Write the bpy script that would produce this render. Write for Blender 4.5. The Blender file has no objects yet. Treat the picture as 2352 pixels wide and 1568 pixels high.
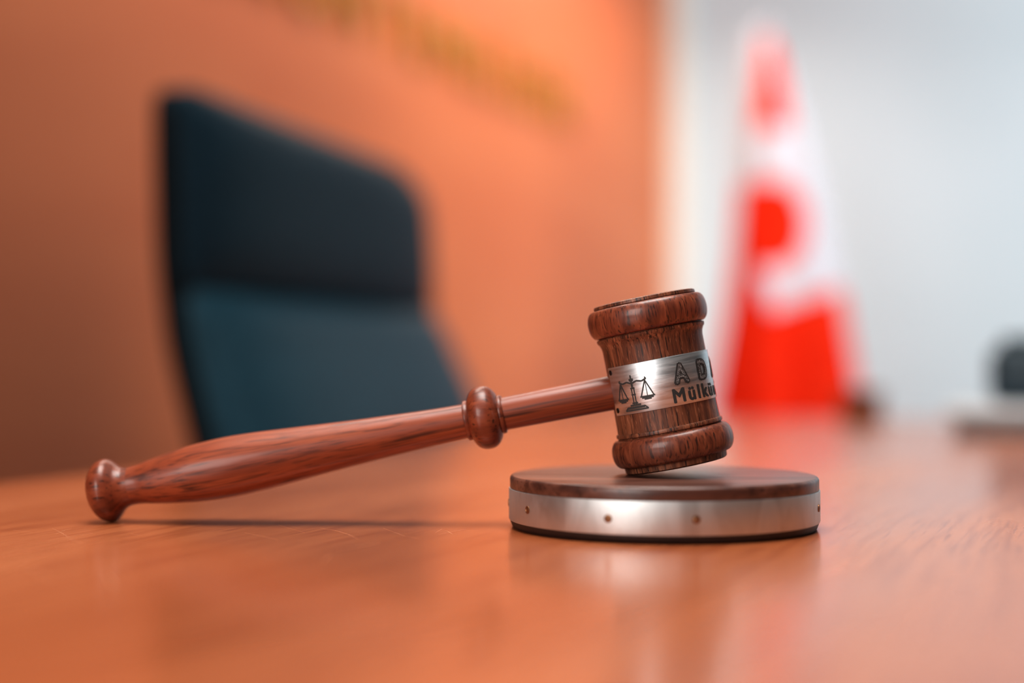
import bpy, bmesh, math, random
from mathutils import Vector, Matrix
random.seed(4)
S = bpy.context.scene; COL = S.collection
S.view_settings.view_transform = 'Standard'
S.view_settings.look = 'None'
S.view_settings.exposure = 0.32
S.view_settings.gamma = 0.89

# ------------------------------------------------------------------ camera
F = 3267.0; TZ = 0.75; CH = 0.0535
ALPHA = math.atan(61/F)
CAM = Vector((0, 0, TZ+CH))
def P(px, py, d):
    x = (px-1176)/F; y = (784-py)/F
    v = Vector((x, math.cos(ALPHA)-y*math.sin(ALPHA), math.sin(ALPHA)+y*math.cos(ALPHA)))
    return CAM + v*(d/v.y)
cd = bpy.data.cameras.new('camera'); cam = bpy.data.objects.new('camera', cd); COL.objects.link(cam)
cam.location = CAM; cam.rotation_euler = (math.pi/2+ALPHA, 0, 0)
cd.sensor_width = 36; cd.lens = 36*F/2352; cd.clip_start = 0.01
cd.dof.use_dof = True; cd.dof.focus_distance = 0.468; cd.dof.aperture_fstop = 2.6
S.camera = cam

# ------------------------------------------------------------------ helpers
def srgb(r, g, b):
    f = lambda c: (c/255/12.92) if c/255 <= .04045 else ((c/255+.055)/1.055)**2.4
    return (f(r), f(g), f(b), 1)
def mat(name, col, rough=.5, metal=0, coat=0, spec=.5, coat_rough=.1):
    m = bpy.data.materials.new(name); m.use_nodes = True
    b = m.node_tree.nodes['Principled BSDF']
    b.inputs['Base Color'].default_value = col; b.inputs['Roughness'].default_value = rough
    b.inputs['Metallic'].default_value = metal; b.inputs['Coat Weight'].default_value = coat
    b.inputs['Coat Roughness'].default_value = coat_rough; b.inputs['Specular IOR Level'].default_value = spec
    return m
def noise_mat(name, stops, scale, rough=.4, metal=0, coat=0, detail=6, nscale=1.0, dist=0.6, bump=0, rough_var=0, coat_rough=.1, fine=None, spec=.5, rot=(0,0,0)):
    """colour from stretched noise in object coordinates; stops = [(pos, colour)]"""
    m = mat(name, stops[0][1], rough, metal, coat, spec, coat_rough)
    nt = m.node_tree; N = nt.nodes; L = nt.links; b = N['Principled BSDF']
    tc = N.new('ShaderNodeTexCoord'); mp = N.new('ShaderNodeMapping'); mp.inputs['Scale'].default_value = scale
    mp.inputs['Rotation'].default_value = rot
    L.new(tc.outputs['Object'], mp.inputs['Vector'])
    no = N.new('ShaderNodeTexNoise'); no.inputs['Scale'].default_value = nscale; no.inputs['Detail'].default_value = detail
    no.inputs['Distortion'].default_value = dist
    L.new(mp.outputs[0], no.inputs['Vector'])
    cr = N.new('ShaderNodeValToRGB'); e = cr.color_ramp.elements
    while len(e) < len(stops): e.new(.5)
    for el, (p, c) in zip(e, stops): el.position = p; el.color = c
    L.new(no.outputs[0], cr.inputs[0])
    out = cr.outputs[0]
    for fs, fc, lo, hi in ((fine if isinstance(fine, list) else [fine]) if fine else []):
        mp2 = N.new('ShaderNodeMapping'); mp2.inputs['Scale'].default_value = fs
        mp2.inputs['Rotation'].default_value = rot
        L.new(tc.outputs['Object'], mp2.inputs['Vector'])
        n2 = N.new('ShaderNodeTexNoise'); n2.inputs['Scale'].default_value = 1; n2.inputs['Detail'].default_value = 3
        L.new(mp2.outputs[0], n2.inputs['Vector'])
        mr = N.new('ShaderNodeMapRange'); mr.inputs['From Min'].default_value = lo; mr.inputs['From Max'].default_value = hi
        L.new(n2.outputs[0], mr.inputs[0])
        mx = N.new('ShaderNodeMix'); mx.data_type = 'RGBA'
        L.new(mr.outputs[0], mx.inputs[0]); L.new(out, mx.inputs[6]); mx.inputs[7].default_value = fc
        out = mx.outputs[2]
    L.new(out, b.inputs['Base Color'])
    if bump:
        bp = N.new('ShaderNodeBump'); bp.inputs['Strength'].default_value = bump; bp.inputs['Distance'].default_value = .0004
        L.new(no.outputs[0], bp.inputs['Height']); L.new(bp.outputs[0], b.inputs['Normal'])
    if rough_var:
        mr = N.new('ShaderNodeMapRange'); mr.inputs['To Min'].default_value = rough-rough_var; mr.inputs['To Max'].default_value = rough+rough_var
        mr.inputs['From Min'].default_value = .3; mr.inputs['From Max'].default_value = .7
        L.new(no.outputs[0], mr.inputs[0]); L.new(mr.outputs[0], b.inputs['Roughness'])
    return m

def link(name, verts, faces, m, parent=None, smooth=True, mats=None, midx=None):
    me = bpy.data.meshes.new(name); me.from_pydata([tuple(v) for v in verts], [], faces); me.update()
    for mm in (mats or [m]): me.materials.append(mm)
    if midx: me.polygons.foreach_set('material_index', midx)
    bm = bmesh.new(); bm.from_mesh(me); bmesh.ops.recalc_face_normals(bm, faces=bm.faces); bm.to_mesh(me); bm.free()
    if smooth:
        me.polygons.foreach_set('use_smooth', [True]*len(me.polygons))
        me.set_sharp_from_angle(angle=math.radians(40))
    o = bpy.data.objects.new(name, me); COL.objects.link(o)
    if parent: o.parent = parent
    return o
def thing(name, label, cat, M=None, group=None):
    o = bpy.data.objects.new(name, None); COL.objects.link(o)
    o.empty_display_size = .05
    if M is not None: o.matrix_world = M
    o['label'] = label; o['category'] = cat
    if group: o['group'] = group
    return o
def spline(pts, n=10):
    """Catmull-Rom through profile points"""
    out = []
    for i in range(len(pts)-1):
        p0 = pts[max(i-1, 0)]; p1 = pts[i]; p2 = pts[i+1]; p3 = pts[min(i+2, len(pts)-1)]
        for k in range(n):
            t = k/n
            out.append(tuple(.5*((2*b)+(-a+c)*t+(2*a-5*b+4*c-d)*t*t+(-a+3*b-3*c+d)*t**3) for a, b, c, d in zip(p0, p1, p2, p3)))
    out.append(pts[-1]); return out
def lathe(prof, segs=96, axis='Z', closed=False):
    """prof: list of (t, r). caps with fans unless closed (ring profile)"""
    V = []; Fc = []
    for t, r in prof:
        for k in range(segs):
            a = 2*math.pi*k/segs; c, s = math.cos(a)*r, math.sin(a)*r
            V.append((c, s, t) if axis == 'Z' else (t, c, s))
    n = len(prof)
    for i in range(n if closed else n-1):
        j = (i+1) % n
        for k in range(segs):
            k2 = (k+1) % segs
            Fc.append((i*segs+k, i*segs+k2, j*segs+k2, j*segs+k))
    if not closed:
        for i in (0, n-1):
            if prof[i][1] > 1e-7: Fc.append(tuple(range(i*segs, i*segs+segs)))
    return V, Fc
def box(c, s, M=None, bev=0, segs=3):
    bm = bmesh.new(); bmesh.ops.create_cube(bm, size=1)
    for v in bm.verts: v.co = Vector((v.co.x*s[0]+c[0], v.co.y*s[1]+c[1], v.co.z*s[2]+c[2]))
    if bev: bmesh.ops.bevel(bm, geom=list(bm.edges), offset=bev, segments=segs, affect='EDGES', profile=.5)
    if M is not None: bm.transform(M)
    V = [v.co.copy() for v in bm.verts]; bm.verts.index_update(); Fc = [tuple(v.index for v in f.verts) for f in bm.faces]; bm.free()
    return V, Fc
def merge(*parts):
    V = []; Fc = []
    for v, f in parts:
        o = len(V); V += list(v); Fc += [tuple(i+o for i in q) for q in f]
    return V, Fc
def text_geo(body, size, offset=0, extrude=0, cuts=0, align='LEFT', spacing=1, xs=1):
    cu = bpy.data.curves.new('tmp', 'FONT'); cu.body = body; cu.size = size; cu.offset = offset; cu.extrude = extrude
    cu.resolution_u = 6; cu.align_x = align; cu.space_character = spacing
    ob = bpy.data.objects.new('tmp', cu); COL.objects.link(ob)
    bpy.context.view_layer.update()
    dg = bpy.context.evaluated_depsgraph_get()
    me = bpy.data.meshes.new_from_object(ob.evaluated_get(dg))
    bm = bmesh.new(); bm.from_mesh(me)
    bmesh.ops.triangulate(bm, faces=bm.faces)
    for _ in range(cuts):
        bmesh.ops.subdivide_edges(bm, edges=[e for e in bm.edges if e.calc_length() > size*.12], cuts=1)
        bmesh.ops.triangulate(bm, faces=[f for f in bm.faces if len(f.verts) > 3])
    bm.verts.index_update()
    V = [Vector((v.co.x*xs, v.co.y, v.co.z)) for v in bm.verts]; Fc = [tuple(v.index for v in f.verts) for f in bm.faces]
    bm.free(); bpy.data.objects.remove(ob); bpy.data.curves.remove(cu); bpy.data.meshes.remove(me)
    return V, Fc

# ------------------------------------------------------------------ materials
M_head = noise_mat('gavel_head_wood', [(.28, srgb(76, 40, 26)), (.5, srgb(116, 65, 42)), (.72, srgb(158, 97, 67))], (600, 600, 38), rough=.49, coat=.08, bump=.45,
                   fine=[((1600, 1600, 100), srgb(40, 20, 13), .53, .65), ((2600, 2600, 260), srgb(190, 130, 98), .62, .75)], coat_rough=.2)
M_rim = noise_mat('gavel_rim_wood', [(.28, srgb(86, 37, 22)), (.5, srgb(122, 60, 37)), (.75, srgb(152, 83, 55))], (440, 440, 85), rough=.43, coat=.23, bump=.22,
                  fine=[((1600, 1600, 170), srgb(46, 21, 13), .54, .69)], coat_rough=.13)
M_handle = noise_mat('gavel_handle_wood', [(.22, srgb(118, 49, 24)), (.5, srgb(147, 67, 35)), (.78, srgb(167, 84, 48))], (14, 240, 240), rough=.46, coat=.23, bump=.12,
                     fine=[((18, 500, 500), srgb(78, 31, 15), .55, .68), ((34, 1450, 1450), srgb(94, 40, 20), .52, .73)], coat_rough=.13)
M_knob = noise_mat('gavel_knob_wood', [(.28, srgb(100, 42, 22)), (.5, srgb(132, 60, 34)), (.75, srgb(152, 77, 47))], (50, 260, 260), rough=.44, coat=.25, bump=.12,
                  fine=((90, 1000, 1000), srgb(66, 27, 15), .54, .71), coat_rough=.13)
M_band = noise_mat('brushed_steel', [(.3, srgb(196, 199, 202)), (.6, srgb(232, 234, 236)), (.8, srgb(212, 215, 217))], (60, 60, 700), rough=.42, metal=1, bump=.14, rough_var=.07)
M_band2 = noise_mat('worn_steel', [(.3, srgb(184, 185, 184)), (.55, srgb(212, 214, 214)), (.8, srgb(197, 198, 197))], (90, 90, 30), rough=.5, metal=1, bump=.03, rough_var=.06)
M_ink = mat('engraved_dark', srgb(52, 51, 51), .55)
M_inkthin = mat('engraved_grey', srgb(62, 61, 60), .55)
M_inkfill = noise_mat('engraved_fill', [(.40, srgb(52, 52, 52)), (.5, srgb(104, 104, 104)), (.62, srgb(172, 173, 174))], (2600, 2600, 2600), rough=.5, metal=.4)
M_nail = mat('bronze_nail', srgb(146, 104, 74), .45, .9)
M_naildark = mat('dark_pin', srgb(40, 32, 28), .5, .6)
M_walnut = noise_mat('walnut_block', [(.28, srgb(60, 33, 26)), (.5, srgb(94, 57, 45)), (.75, srgb(124, 81, 65))], (14, 190, 190), rough=.38, coat=.25, bump=.08, coat_rough=.22, rot=(0, 0, .3),
                     fine=((40, 800, 800), srgb(50, 27, 22), .54, .72))
M_walnut_d = mat('walnut_dark_base', srgb(36, 21, 17), .5)
M_table = noise_mat('table_wood', [(.25, srgb(162, 87, 50)), (.5, srgb(176, 101, 61)), (.75, srgb(188, 114, 73))], (3.0, 14, 14), rough=.235, spec=.55, bump=.018, rough_var=.05,
                    fine=[((12, 260, 260), srgb(148, 74, 41), .48, .8), ((30, 700, 700), srgb(148, 77, 45), .53, .69)], coat=.16, coat_rough=.14)
M_scratch = mat('scratch', srgb(216, 150, 110), .5)
M_orange = noise_mat('orange_wood_panel', [(.3, srgb(192, 99, 54)), (.7, srgb(204, 115, 68))], (1.2, 1.2, 5), rough=.45, spec=.38)
M_white = noise_mat('white_wall_paint', [(.3, srgb(207, 225, 231)), (.7, srgb(214, 231, 237))], (2, 2, 2), rough=.7)
M_cream = mat('cream_trim', srgb(240, 232, 216), .6)
M_floor = noise_mat('floor_tile', [(.3, srgb(40, 31, 28)), (.7, srgb(48, 37, 33))], (6, 6, 6), rough=.5)
M_leather = noise_mat('dark_teal_leather', [(.3, srgb(3, 31, 43)), (.7, srgb(7, 40, 54))], (60, 60, 60), rough=.52, bump=.15, spec=.16)
M_leather_lit = noise_mat('lit_teal_leather', [(.3, srgb(17, 53, 66)), (.7, srgb(24, 63, 77))], (60, 60, 60), rough=.5, bump=.15, spec=.26)  # same leather made paler: light caught by the lower cushion, put into colour
M_leather_side = mat('black_leather_edge', srgb(4, 14, 19), .6, spec=.12)
M_chrome = mat('chrome', srgb(200, 200, 205), .15, 1)
M_black = mat('black_plastic', srgb(14, 44, 56), .5)
M_gold = mat('gold_letters', srgb(178, 126, 50), .45, .15)
M_red = noise_mat('red_flag_cloth', [(.3, srgb(214, 32, 8)), (.7, srgb(228, 52, 18))], (30, 30, 30), rough=.75, spec=.06)
M_whitecloth = mat('white_flag_cloth', srgb(204, 199, 206), .75, spec=.06)
M_silver = mat('silver_tray', srgb(192, 199, 202), .5, .05)
M_greybase = mat('grey_tray_base', srgb(130, 137, 141), .5, .1)
M_brown = noise_mat('dark_brown_wood', [(.3, srgb(112, 62, 42)), (.7, srgb(130, 76, 54))], (10, 60, 60), rough=.7, spec=.15)

# ------------------------------------------------------------------ setting
DIR = Vector((1324, F, 0)).normalized(); NRM = Vector((DIR.y, -DIR.x, 0))      # along the panelled wall / into the room
E = Vector((.1114*4, 4, 0))                                                     # corner of the two walls
def frame(o, x, y=None):
    z = Vector((0, 0, 1)); x = x.normalized(); y = z.cross(x)
    return Matrix(((x.x, y.x, 0, o.x), (x.y, y.y, 0, o.y), (x.z, y.z, 1, o.z), (0, 0, 0, 1)))
def struct(name, geo, m, M=None):
    o = link(name, geo[0], geo[1], m, smooth=False); o['kind'] = 'structure'
    if M is not None: o.matrix_world = M
    return o
MW = frame(E, DIR)
struct('wall_back', box((-2.75, .05, 1.4), (5.5, .1, 2.8)), M_orange, MW)
MR = frame(E, NRM)
struct('wall_right', box((2.0, .05, 1.4), (4.0, .1, 2.8)), M_white, MR)
struct('trim_1', box((.02, -.012, 1.4), (.045, .024, 2.8), None, .004), M_cream, MR)
struct('floor', box((0, 0, -.03), (11, 11, .06)), M_floor, Matrix.Translation((.5, 1.0, 0)))

# ------------------------------------------------------------------ table
A = P(0, 1108, CH*F/(1108-845)); A.z = 0
MT = frame(A, DIR)                       # x along table, -y towards the viewer's side
table = thing('conference_table', 'long glossy orange-brown wooden table carrying the gavel and its round block', 'table', MT)
LEN0, LEN1, WID = -1.0, 1.02, .95
V, Fc = box(((LEN0+LEN1)/2, -WID/2, TZ-.02), (LEN1-LEN0, WID, .04), None, .004)
nb = len(Fc)
MTi = MT.inverted()
def scratch(pts, w):
    vs = []; fs = []
    q = [MTi @ Vector(p) for p in pts]
    for i, p in enumerate(q):
        d = (q[min(i+1, len(q)-1)]-q[max(i-1, 0)]).normalized(); n = Vector((-d.y, d.x, 0))
        ww = w*(.25 if i in (0, len(q)-1) else .55)
        vs += [Vector((p.x, p.y, TZ+.00004))+n*ww, Vector((p.x, p.y, TZ+.00004))-n*ww]
    for i in range(len(q)-1): fs.append((2*i, 2*i+1, 2*i+3, 2*i+2))
    return vs, fs
def tp(px, py): return P(px, py, CH*F/(py-845))
for pts, w in [([(120, 1212), (140, 1222), (165, 1238), (190, 1246)], .00012), ([(128, 1225), (150, 1216), (165, 1213)], .00012),
               ([(1000, 1222), (1015, 1214), (1030, 1220), (1040, 1226)], .0002), ([(1008, 1226), (1060, 1216), (1100, 1218)], .00014),
               ([(735, 1212), (770, 1217), (800, 1226), (822, 1236)], .00013), ([(770, 1262), (820, 1254), (875, 1245)], .0002),
               ([(560, 1222), (610, 1232), (640, 1238)], .0001), ([(640, 1205), (700, 1222)], .0001), ([(60, 1300), (120, 1330)], .0002),
               ([(240, 1310), (262, 1345)], .0003), ([(760, 1272), (740, 1290)], .00014), ([(880, 1212), (930, 1230), (960, 1234)], .00009),
               ([(300, 1224), (330, 1230)], .0001), ([(420, 1240), (470, 1236)], .0001), ([(1090, 1240), (1130, 1234)], .00012), ([(30, 1216), (75, 1222)], .00012)]:
    V, Fc = merge((V, Fc), scratch([tp(*p) for p in pts], w))
link('table_top', V, Fc, None, table, smooth=False, mats=[M_table, M_scratch], midx=[0]*nb+[1]*(len(Fc)-nb))
for x in (LEN0+.06, LEN1-.04):
    link('leg_panel', *box((x, -WID/2-.12, (TZ-.04)/2), (.04, WID-.34, TZ-.04), None, .003), M_table, table, smooth=False)
link('front_panel', *box(((LEN0+LEN1)/2, -WID+.14, .46), (LEN1-LEN0-.12, .02, .5), None, .002), M_table, table, smooth=False)

# ------------------------------------------------------------------ sound block
K = .483/F
BH = .0174; BR = .0522
bc = Vector(((1522-1176)*K, .483, TZ))
block = thing('sound_block', 'round wooden sounding block with riveted steel band under the gavel head', 'sound block', Matrix.Translation(bc))
R = BR
link('base_disc', *lathe([(0, R*.965), (.0004, R*.978), (.0020, R*.990), (.0034, R*.990)], 128), M_walnut_d, block)
link('steel_band', *lathe([(.0027, R*.97), (.0027, R*.998), (.0030, R), (.0128, R), (.0131, R*.998), (.0131, R*.97)], 160, closed=True), M_band2, block)
link('wooden_top', *lathe(spline([(.0124, R*.985), (.0134, R*.993)], 2)+[(.0164, R*.993), (.0169, R*.989), (.0173, R*.981), (BH, R*.97), (BH, .0001)], 160), M_walnut, block)
for deg, dz in [(-62, 0), (-24.7, -.0004), (5, -.0002), (69, 0), (118, 0), (156, 0), (196, 0), (236, 0), (268, 0)]:
    a = math.radians(deg); d = Vector((math.sin(a), -math.cos(a), 0)); t = Vector((math.cos(a), math.sin(a), 0))
    vs = []
    prof = [(0.0, .0016), (.00025, .00155), (.0003, .0012), (.00015, .0010), (.00035, .0005), (.0004, .00005)]
    v0, fs = lathe(prof, 20)
    ctr = d*R + Vector((0, 0, .0079+dz))
    for x, y, z in v0: vs.append(ctr + t*x*.8 + Vector((0, 0, 1))*y*.8 + d*z)
    link('nail', vs, fs, M_nail, block)

# ------------------------------------------------------------------ gavel
C = P(1517, 882, .483); KN = P(238, 1122, .497)
def gframe(C, KN):
    ex = (C-KN).normalized(); z = Vector((0, 0, 1)); ez = (z-ex*z.dot(ex)).normalized(); ey = ez.cross(ex)
    return Matrix(((ex.x, ey.x, ez.x, C.x), (ex.y, ey.y, ez.y, C.y), (ex.z, ey.z, ez.z, C.z), (0, 0, 0, 1)))
def far(x): return 1+.0135*(1517-x)/1279
def hx(x): return (x-1517)/math.cos(math.radians(10.65))*K*far(x)          # handle abscissa from a photo column
knob = [(193, .5), (194, 22), (199, 41), (207, 56), (218, 67), (230, 72.5), (240, 73), (249, 69), (257, 61), (266, 52), (278, 46), (292, 44)]
shaft = [(292, 44), (315, 46), (345, 52), (400, 61), (450, 67), (520, 70), (600, 67), (700, 60), (800, 53), (900, 47), (1000, 42), (1074, 39.5), (1110, 38.5), (1160, 38), (1250, 38.5), (1340, 39), (1440, 40)]
collar = [(1081, 50), (1089, 63), (1101, 71), (1114, 73), (1127, 71), (1138, 63), (1146, 51)]
sc = lambda pr: [(hx(x), r*K*far(x)) for x, r in pr]
knob, shaft = (spline(sc(p), 6) for p in (knob, shaft))
# collar: a full bead between two small turned rings
collar = sc([(1069, 36), (1069, 43), (1071, 46), (1076, 46.5), (1079, 45)])+spline(sc(collar), 6)+sc([(1148, 44), (1151, 45), (1155, 44.5), (1158, 42), (1158, 36)])
head = [(-190, .01), (-190, 113), (-187, 117), (-176, 118), (-168, 122), (-112, 122), (-108, 118), (-106, 122), (-101, 122.5), (-98, 121), (-97, 118), (-60, 117), (0, 116), (60, 116), (94, 116), (104, 117.5), (112, 121), (115, 124), (121, 125), (123, 123), (124, 119), (186, 119), (190, 116), (192, 118), (198, 117), (200, 113), (200, 60), (199, .01)]
head = [(t*K, r*K) for t, r in head]
def bead(t0, t1, r0, r1, n=18):
    out = []
    for i in range(n+1):
        a = math.pi*i/n
        out.append((((t0+t1)/2-(t1-t0)/2*math.cos(a))*K, (r0+(r1-r0)*math.sin(a)**.75)*K))
    return out
bead_b = [(-173*K, 100*K)]+bead(-175, -110, 117, 140)+[(-111*K, 100*K)]
bead_t = [(126*K, 100*K)]+bead(125, 190, 118, 138)+[(188*K, 100*K)]
for _ in range(30):
    M = gframe(C, KN)
    zmin_h = min((M @ Vector((math.cos(a)*r, math.sin(a)*r, t))).z for t, r in head+bead_b for a in [i*math.pi/90 for i in range(180)])
    zmin_k = min((M @ Vector((t, math.cos(a)*r, math.sin(a)*r))).z for t, r in knob+shaft for a in [i*math.pi/30 for i in range(60)])
    C.z += (TZ+BH+.00005)-zmin_h; KN.z += (TZ+.00005)-zmin_k
M = gframe(C, KN)
gavel = thing('gavel', 'reddish wooden judge gavel with engraved steel band resting on the round block', 'gavel', M)
o_head = link('head', *lathe(head, 128), M_head, gavel)
link('rim_ring', *lathe(bead_b, 128, closed=True), M_rim, o_head)
link('rim_ring', *lathe(bead_t, 128, closed=True), M_rim, o_head)
o_handle = link('handle', *lathe(shaft, 96, 'X'), M_handle, gavel)
link('collar', *lathe(collar, 96, 'X', closed=True), M_knob, o_handle)
link('end_knob', *lathe(knob, 96, 'X'), M_knob, o_handle)
# steel plate wrapped round the head, open where the handle enters
BRAD = 119.5
def cyl(s_deg, t, r): a = math.radians(s_deg); return Vector((math.sin(a)*r*K, -math.cos(a)*r*K, t*K))
V = []; Fc = []; a0, a1, n = -69.5, 250, 160
for i in range(n+1):
    a = a0+(a1-a0)*i/n
    for t, r in ((-53, 114), (-53, BRAD-.6), (-52, BRAD), (56, BRAD), (57, BRAD-.6), (57, 114)): V.append(cyl(a, t, r))
for i in range(n):
    for k in range(6):
        k2 = (k+1) % 6; Fc.append((i*6+k, i*6+k2, i*6+6+k2, i*6+6+k))
Fc += [tuple(range(6)), tuple(range(n*6, n*6+6))]
band = link('steel_band', V, Fc, M_band, gavel)
PXD = 180/math.pi/117.0           # degrees per px of arc
def wrap(geo, s0, t0, r): return [cyl(s0+v.x*PXD, t0+v.y, r) for v in geo[0]], geo[1]
def tx(body, cap, sp=1, xs=1): return text_geo(body, cap/.7, cuts=3, spacing=sp, xs=xs)
def bold(geo, s0, t0, r, w, n=8):
    """thicken lettering by overlaying copies shifted by w px"""
    parts = [wrap(geo, s0, t0, r)]
    for k in range(n):
        a = 2*math.pi*k/n
        parts.append(wrap(([Vector((v.x+w*math.cos(a), v.y+w*math.sin(a), 0)) for v in geo[0]], geo[1]), s0, t0, r+.04*(k+1)))
    return merge(*parts)
g1 = tx('ADALET', 41, 2.35, .77); g2 = tx('Mülkün Temelidir', 30, 1.26, .94)
link('lettering', *merge(bold(g1, 15, -4, BRAD+.6, 4.8), bold(g2, 8, -46, BRAD+.6, 1.4)), M_ink, band, smooth=False)
link('letter_filling', *bold(g1, 15, -4, BRAD+1.3, 1.1), M_inkfill, band, smooth=False)
# scales of justice
def seg(p, q, w, n=6):
    p = Vector((*p, 0)); q = Vector((*q, 0)); d = (q-p).normalized(); m = Vector((-d.y, d.x, 0))*w*.64; vs = []; fs = []
    for i in range(n+1):
        c = p+(q-p)*i/n; vs += [c+m, c-m]
    for i in range(n): fs.append((2*i, 2*i+1, 2*i+3, 2*i+2))
    return vs, fs
E_ = []
E_ += [seg((-33, -46), (33, -46), 3.2), seg((-33, -46), (-24, -38), 2.4), seg((33, -46), (24, -38), 2.4), seg((-25, -40), (25, -40), 4.5), seg((-15, -34), (15, -34), 3.5), seg((-8, -29), (8, -29), 3)]
E_ += [seg((-3.4, -32), (-3.4, 10), 2.2), seg((3.4, -32), (3.4, 10), 2.2), seg((0, 6), (0, 30), 4), seg((-6, 29), (6, 29), 5), seg((0, 32), (0, 41), 3), seg((-6, -8), (6, -8), 3), seg((-6, 8), (6, 8), 3.5)]
for s in (-1, 1):
    E_ += [seg((0, 20), (s*14, 25), 3.4), seg((s*14, 25), (s*28, 22), 3.4), seg((s*28, 22), (s*40, 27), 3.4), seg((s*40, 27), (s*36, 31), 2.6)]
    for dx in (-16, 0, 16): E_.append(seg((s*36, 23), (s*36+dx, -16), 2.4 if dx else 1.3))
    E_ += [seg((s*36-19, -17), (s*36+19, -17), 2.8), seg((s*36-15, -20.5), (s*36+15, -20.5), 2.8), seg((s*36-9, -24), (s*36+9, -24), 2.4)]
em = merge(*E_); em = ([v*.9 for v in em[0]], em[1])
link('scales_emblem', *wrap(em, -33.5, -4, BRAD+.7), M_inkthin, band, smooth=False)
for t in (-41, 46):
    v0, f0 = lathe([(0, 6), (1, 6), (1.6, 4), (1.8, .1)], 16)
    link('pin', [cyl(-64+x*PXD, t+y, BRAD+z) for x, y, z in v0], f0, M_naildark, band)

# ------------------------------------------------------------------ office chair
EW = Vector((.327, .945, 0)).normalized(); NF = Vector((EW.y, -EW.x, 0))
L0 = P(393, 300, 1.1)
lean = [(.22, -.003), (.18, 0), (.08, .004), (.015, .013), (-.05, .032), (-.15, .062), (-.30, .085), (-.45, .095)]
def interp(tab, z):
    if z >= tab[0][0]: return tab[0][1]
    for (z0, v0), (z1, v1) in zip(tab, tab[1:]):
        if z >= z1: return v0+(v1-v0)*(z0-z)/(z0-z1)
    return tab[-1][1]
width = [(.22, .50), (.15, .505), (.07, .51), (.03, .53), (-.03, .555), (-.3, .555)]
root2 = Vector((L0.x, L0.y, 0))
cx0 = root2+EW*.26+NF*.28                      # over the column
chair = thing('office_chair', 'high-backed dark teal leather office chair standing behind the table', 'chair', frame(Vector((cx0.x, cx0.y, 0)), EW))
CI = chair.matrix_world.inverted()
def pad(z0, z1, front, back, bulge, pt_top=10, pt_bot=10, inset=0, n=34, tilt=0, pt_far=None, bc=4):
    """upholstered slab following the lean of the back: front / back = offsets of its edges, bulge = extra swell of the front"""
    V = []; Fc = []
    def pt(a, c, off):
        pe = pt_bot if c <= 0 else (pt_far if (pt_far and a > 0) else pt_top)
        p = max(abs(a), abs(c)); q = (abs(a)**pe+abs(c)**pe)**(1/pe); k = p/q if q > 0 else 1
        a *= k; c *= k
        z = (z0+z1)/2+(z1-z0)/2*c
        w = interp(width, z)-2*inset
        pos = root2+EW*(inset+(a+1)/2*w)+NF*(interp(lean, z)+off); pos.z = CAM.z+z-tilt*a*max(0, c)
        return CI @ pos
    layers = []
    for f in (1, -1):
        base = len(V)
        for i in range(n+1):
            for j in range(n+1):
                a = math.sin((j/n-.5)*math.pi); c = math.sin((i/n-.5)*math.pi)
                b = ((1-abs(a)**5)*(1-abs(c)**bc))**.6
                off = front+bulge*b if f == 1 else back-.012*b
                V.append(pt(a, c, off))
        for i in range(n):
            for j in range(n):
                q = base+i*(n+1)+j; Fc.append((q, q+1, q+n+2, q+n+1))
        layers.append(base)
    per = [j for j in range(n)]+[i*(n+1)+n for i in range(n)]+[n*(n+1)+j for j in range(n, 0, -1)]+[i*(n+1) for i in range(n, 0, -1)]
    for k in range(len(per)):
        a, b = per[k], per[(k+1) % len(per)]; Fc.append((layers[0]+a, layers[0]+b, layers[1]+b, layers[1]+a))
    return V, Fc
link('back_shell', *pad(-.32, .219, .004, -.016, 0, 22, 10, 0, tilt=.005, pt_far=10), M_leather_side, chair)
link('headrest', *pad(.062, .217, .006, -.002, .022, 18, 30, .002, tilt=.005, pt_far=5, bc=3), M_leather, chair)
link('backrest', *pad(-.31, .064, .006, -.002, .036, 24, 10, .002, bc=6), M_leather_lit, chair)
link('seat', *box((0, .02, .47), (.52, .50, .09), None, .035, 5), M_leather, chair)
link('gas_column', *lathe([(.12, .03), (.30, .03), (.30, .022), (.425, .022)], 32), M_chrome, chair)
for k in range(5):
    a = 2*math.pi*k/5+.3; MM = Matrix.Rotation(a, 4, 'Z')
    link('base_leg', *box((.16, 0, .105), (.30, .045, .03), MM, .01), M_chrome, chair)
    v, f = lathe([(-.02, .02), (-.02, .027), (-.015, .03), (.015, .03), (.02, .027), (.02, .02)], 24, 'X')
    link('caster', [MM @ Vector((x+.29, y, z+.0305)) for x, y, z in v], f, M_black, chair)
    link('caster_stem', *lathe([(0, .008), (.05, .008)], 12), M_chrome, chair).location = MM @ Vector((.29, 0, .055))

# ------------------------------------------------------------------ gold letters on the wall
MOTTO = 'ADALET MÜLKÜN TEMELİDİR'
zl = TZ+CH+.590
geos = []; x = 0; cap = .10
for ch in MOTTO:
    if ch == ' ': x += .02; continue
    g = text_geo(ch, cap/.7, extrude=.006)
    xs = [v.x for v in g[0]]; w = max(xs)-min(xs); geos.append((g, x-min(xs))); x += w+.042
total = x
sign = thing('wall_lettering', 'row of raised gold letters spelling a motto high on the orange wall', 'sign', MW @ Matrix.Translation((-.80-total, -.001, zl-.05)))
for g, xo in geos:
    link('letter', [Vector((v.x+xo, -v.z-.006, v.y)) for v in g[0]], g[1], M_gold, sign, smooth=False)

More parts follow.
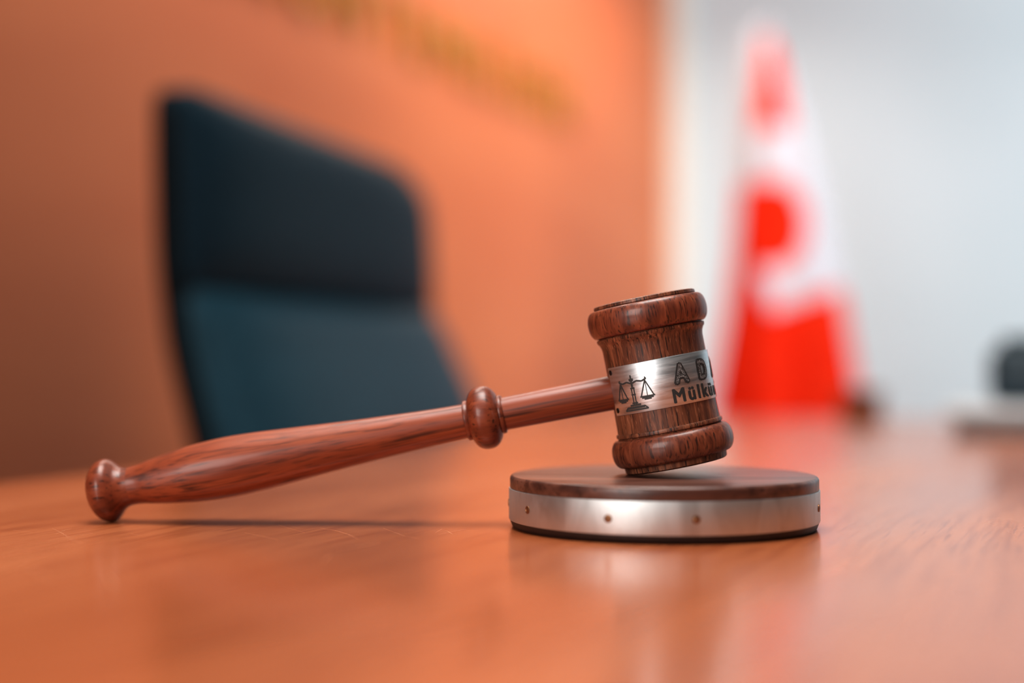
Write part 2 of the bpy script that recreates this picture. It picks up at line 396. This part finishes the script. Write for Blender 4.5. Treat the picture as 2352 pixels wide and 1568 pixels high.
# ------------------------------------------------------------------ flag
FD = 2.9; fk = FD/F
out = [(70, 1728, 1764), (120, 1719, 1790), (200, 1711, 1818), (300, 1706, 1852), (440, 1698, 1886), (600, 1686, 1914), (700, 1672, 1938), (850, 1646, 1962), (960, 1628, 1978), (1150, 1626, 1990), (1300, 1648, 1984)]
def fl(y):
    for (y0, l0, r0), (y1, l1, r1) in zip(out, out[1:]):
        if y <= y1:
            t = (y-y0)/(y1-y0); return l0+(l1-l0)*t, r0+(r1-r0)*t
    return out[-1][1:]
fx = (1760-1176)*fk
flag = thing('flag_on_pole', 'red and white flag with crescent hanging furled from its pole by the white wall', 'flag', Matrix.Translation((fx, FD, 0)))
V = []; Fc = []; mi = []; NR, NS = 150, 144
def uvcol(px, py):
    if py < 85: return 1
    if py < 300:
        c = 1768; return 0 if abs(px-c) < 14+(py-85)*.12 else 1
    if py < 420: return 1
    e = 1-((py-520)/100)**2
    if e > 0 and px < 1766+74*math.sqrt(e): return 0
    if py > 600 and px < 1722+(py-600)*.3: return 0
    if py > 722-(px-1740)*.32: return 0
    return 1
for i in range(NR+1):
    y = 70+(1300-70)*i/NR; l, r = fl(y); hw = (r-l)/2*fk; cx = ((l+r)/2-1176)*fk-fx
    z = TZ+CH+(845-y)*fk
    for k in range(NS):
        a = 2*math.pi*k/NS
        amp = .18*min(1, i/50)
        rr = hw*(1-amp+amp*math.cos(6*a+.25*math.sin(.03*i)))
        V.append(Vector((cx+rr*math.cos(a), rr*.75*math.sin(a), z)))
for i in range(NR):
    for k in range(NS):
        k2 = (k+1) % NS; Fc.append((i*NS+k, i*NS+k2, (i+1)*NS+k2, (i+1)*NS+k))
        c = (V[Fc[-1][0]]+V[Fc[-1][2]])/2
        mi.append(uvcol(1176+(c.x+fx)/fk, 845-(c.z-TZ-CH)/fk))
link('cloth', V, Fc, None, flag, mats=[M_red, M_whitecloth], midx=mi)
ztop = TZ+CH+(845-70)*fk
link('pole', *lathe([(.03, .010), (ztop-.01, .010)], 24), M_chrome, flag)
link('finial', *lathe(spline([(ztop-.01, .012), (ztop, .016), (ztop+.008, .012), (ztop+.016, .0005)], 5), 24), M_whitecloth, flag)
link('base', *lathe([(0, .15), (.012, .15), (.02, .14), (.03, .05), (.045, .02), (.06, .016)], 48), M_brown, flag)

# ------------------------------------------------------------------ small things at the far right of the table
b0 = tp(2300, 1000); b0.z = TZ
hold = thing('pen_holder', 'dark teal desk cup on a pale silver tray at right edge of the table', 'desk accessory', frame(b0, NRM))
link('tray_base', *box((.03, .05, .0065), (.13, .12, .013), None, .003), M_greybase, hold)
link('tray', *box((.03, .05, .0185), (.145, .135, .011), None, .004), M_silver, hold)
link('cup', *merge(box((.036, .06, .024+.024), (.095, .07, .048), None, .012, 4), box((.036, .06, .075), (.076, .05, .008), None, .003)), M_black, hold)
b1 = tp(1974, 966); b1.z = TZ
bx_ = thing('wooden_box', 'small brown wooden box on the far end of the table beside the flag', 'box', frame(b1, NRM))
link('body', *box((0, .012, .012), (.040, .024, .024), None, .004), M_brown, bx_)
link('lid', *box((0, .012, .0275), (.043, .027, .007), None, .003), M_brown, bx_)

# ------------------------------------------------------------------ light
def aim(o, loc, target):
    o.location = loc; o.rotation_euler = (Vector(target)-Vector(loc)).to_track_quat('-Z', 'Y').to_euler()
def area(name, loc, target, size, power, col, spread=180):
    d = bpy.data.lights.new(name, 'AREA'); d.shape = 'RECTANGLE'; d.size, d.size_y = size; d.energy = power; d.color = col; d.spread = math.radians(spread)
    o = bpy.data.objects.new(name, d); COL.objects.link(o); aim(o, loc, target); return o
def spot(name, loc, target, angle, blend, power, col, radius=.1):
    d = bpy.data.lights.new(name, 'SPOT'); d.energy = power; d.color = col; d.spot_size = math.radians(angle); d.spot_blend = blend; d.shadow_soft_size = radius
    o = bpy.data.objects.new(name, d); COL.objects.link(o); aim(o, loc, target); return o
area('ceiling_panel', (.05, .5, 2.5), (.12, .5, .8), (1.1, 1.1), 9.9, (1, .96, .92), 78)
area('cool_wall_fill', (2.5, 1.2, 2.0), (1.0, 3.75, 1.25), (2.8, 2.2), 40, (.88, .95, 1), 108)  # added cool light for the white wall, no actual window
area('rear_fill', (-1.95, -2.2, 1.9), (.1, .5, .8), (2.0, 1.6), 19, (1, .97, .94), 88)  # fill light added behind the camera to brighten the steel bands
spot('wall_washer', (.95, 1.25, 2.5), (.12, 3.15, 1.1), 48, 1.0, 82, (1, .93, .84), .15)
# added strip light, out of view, grading the panelled wall from above
sl = area('added_wall_strip', (0, 0, 0), (0, 0, -1), (2.6, .1), 10.5, (1, .92, .84), 150)
c0 = E - DIR*1.65 + NRM*.26
sl.matrix_world = Matrix.Translation((c0.x, c0.y, 1.88)) @ Matrix.Rotation(math.atan2(DIR.y, DIR.x), 4, 'Z')
w = bpy.data.worlds.new('world'); S.world = w; w.use_nodes = True
bg = w.node_tree.nodes['Background']; bg.inputs[0].default_value = (1, .93, .84, 1); bg.inputs[1].default_value = .035
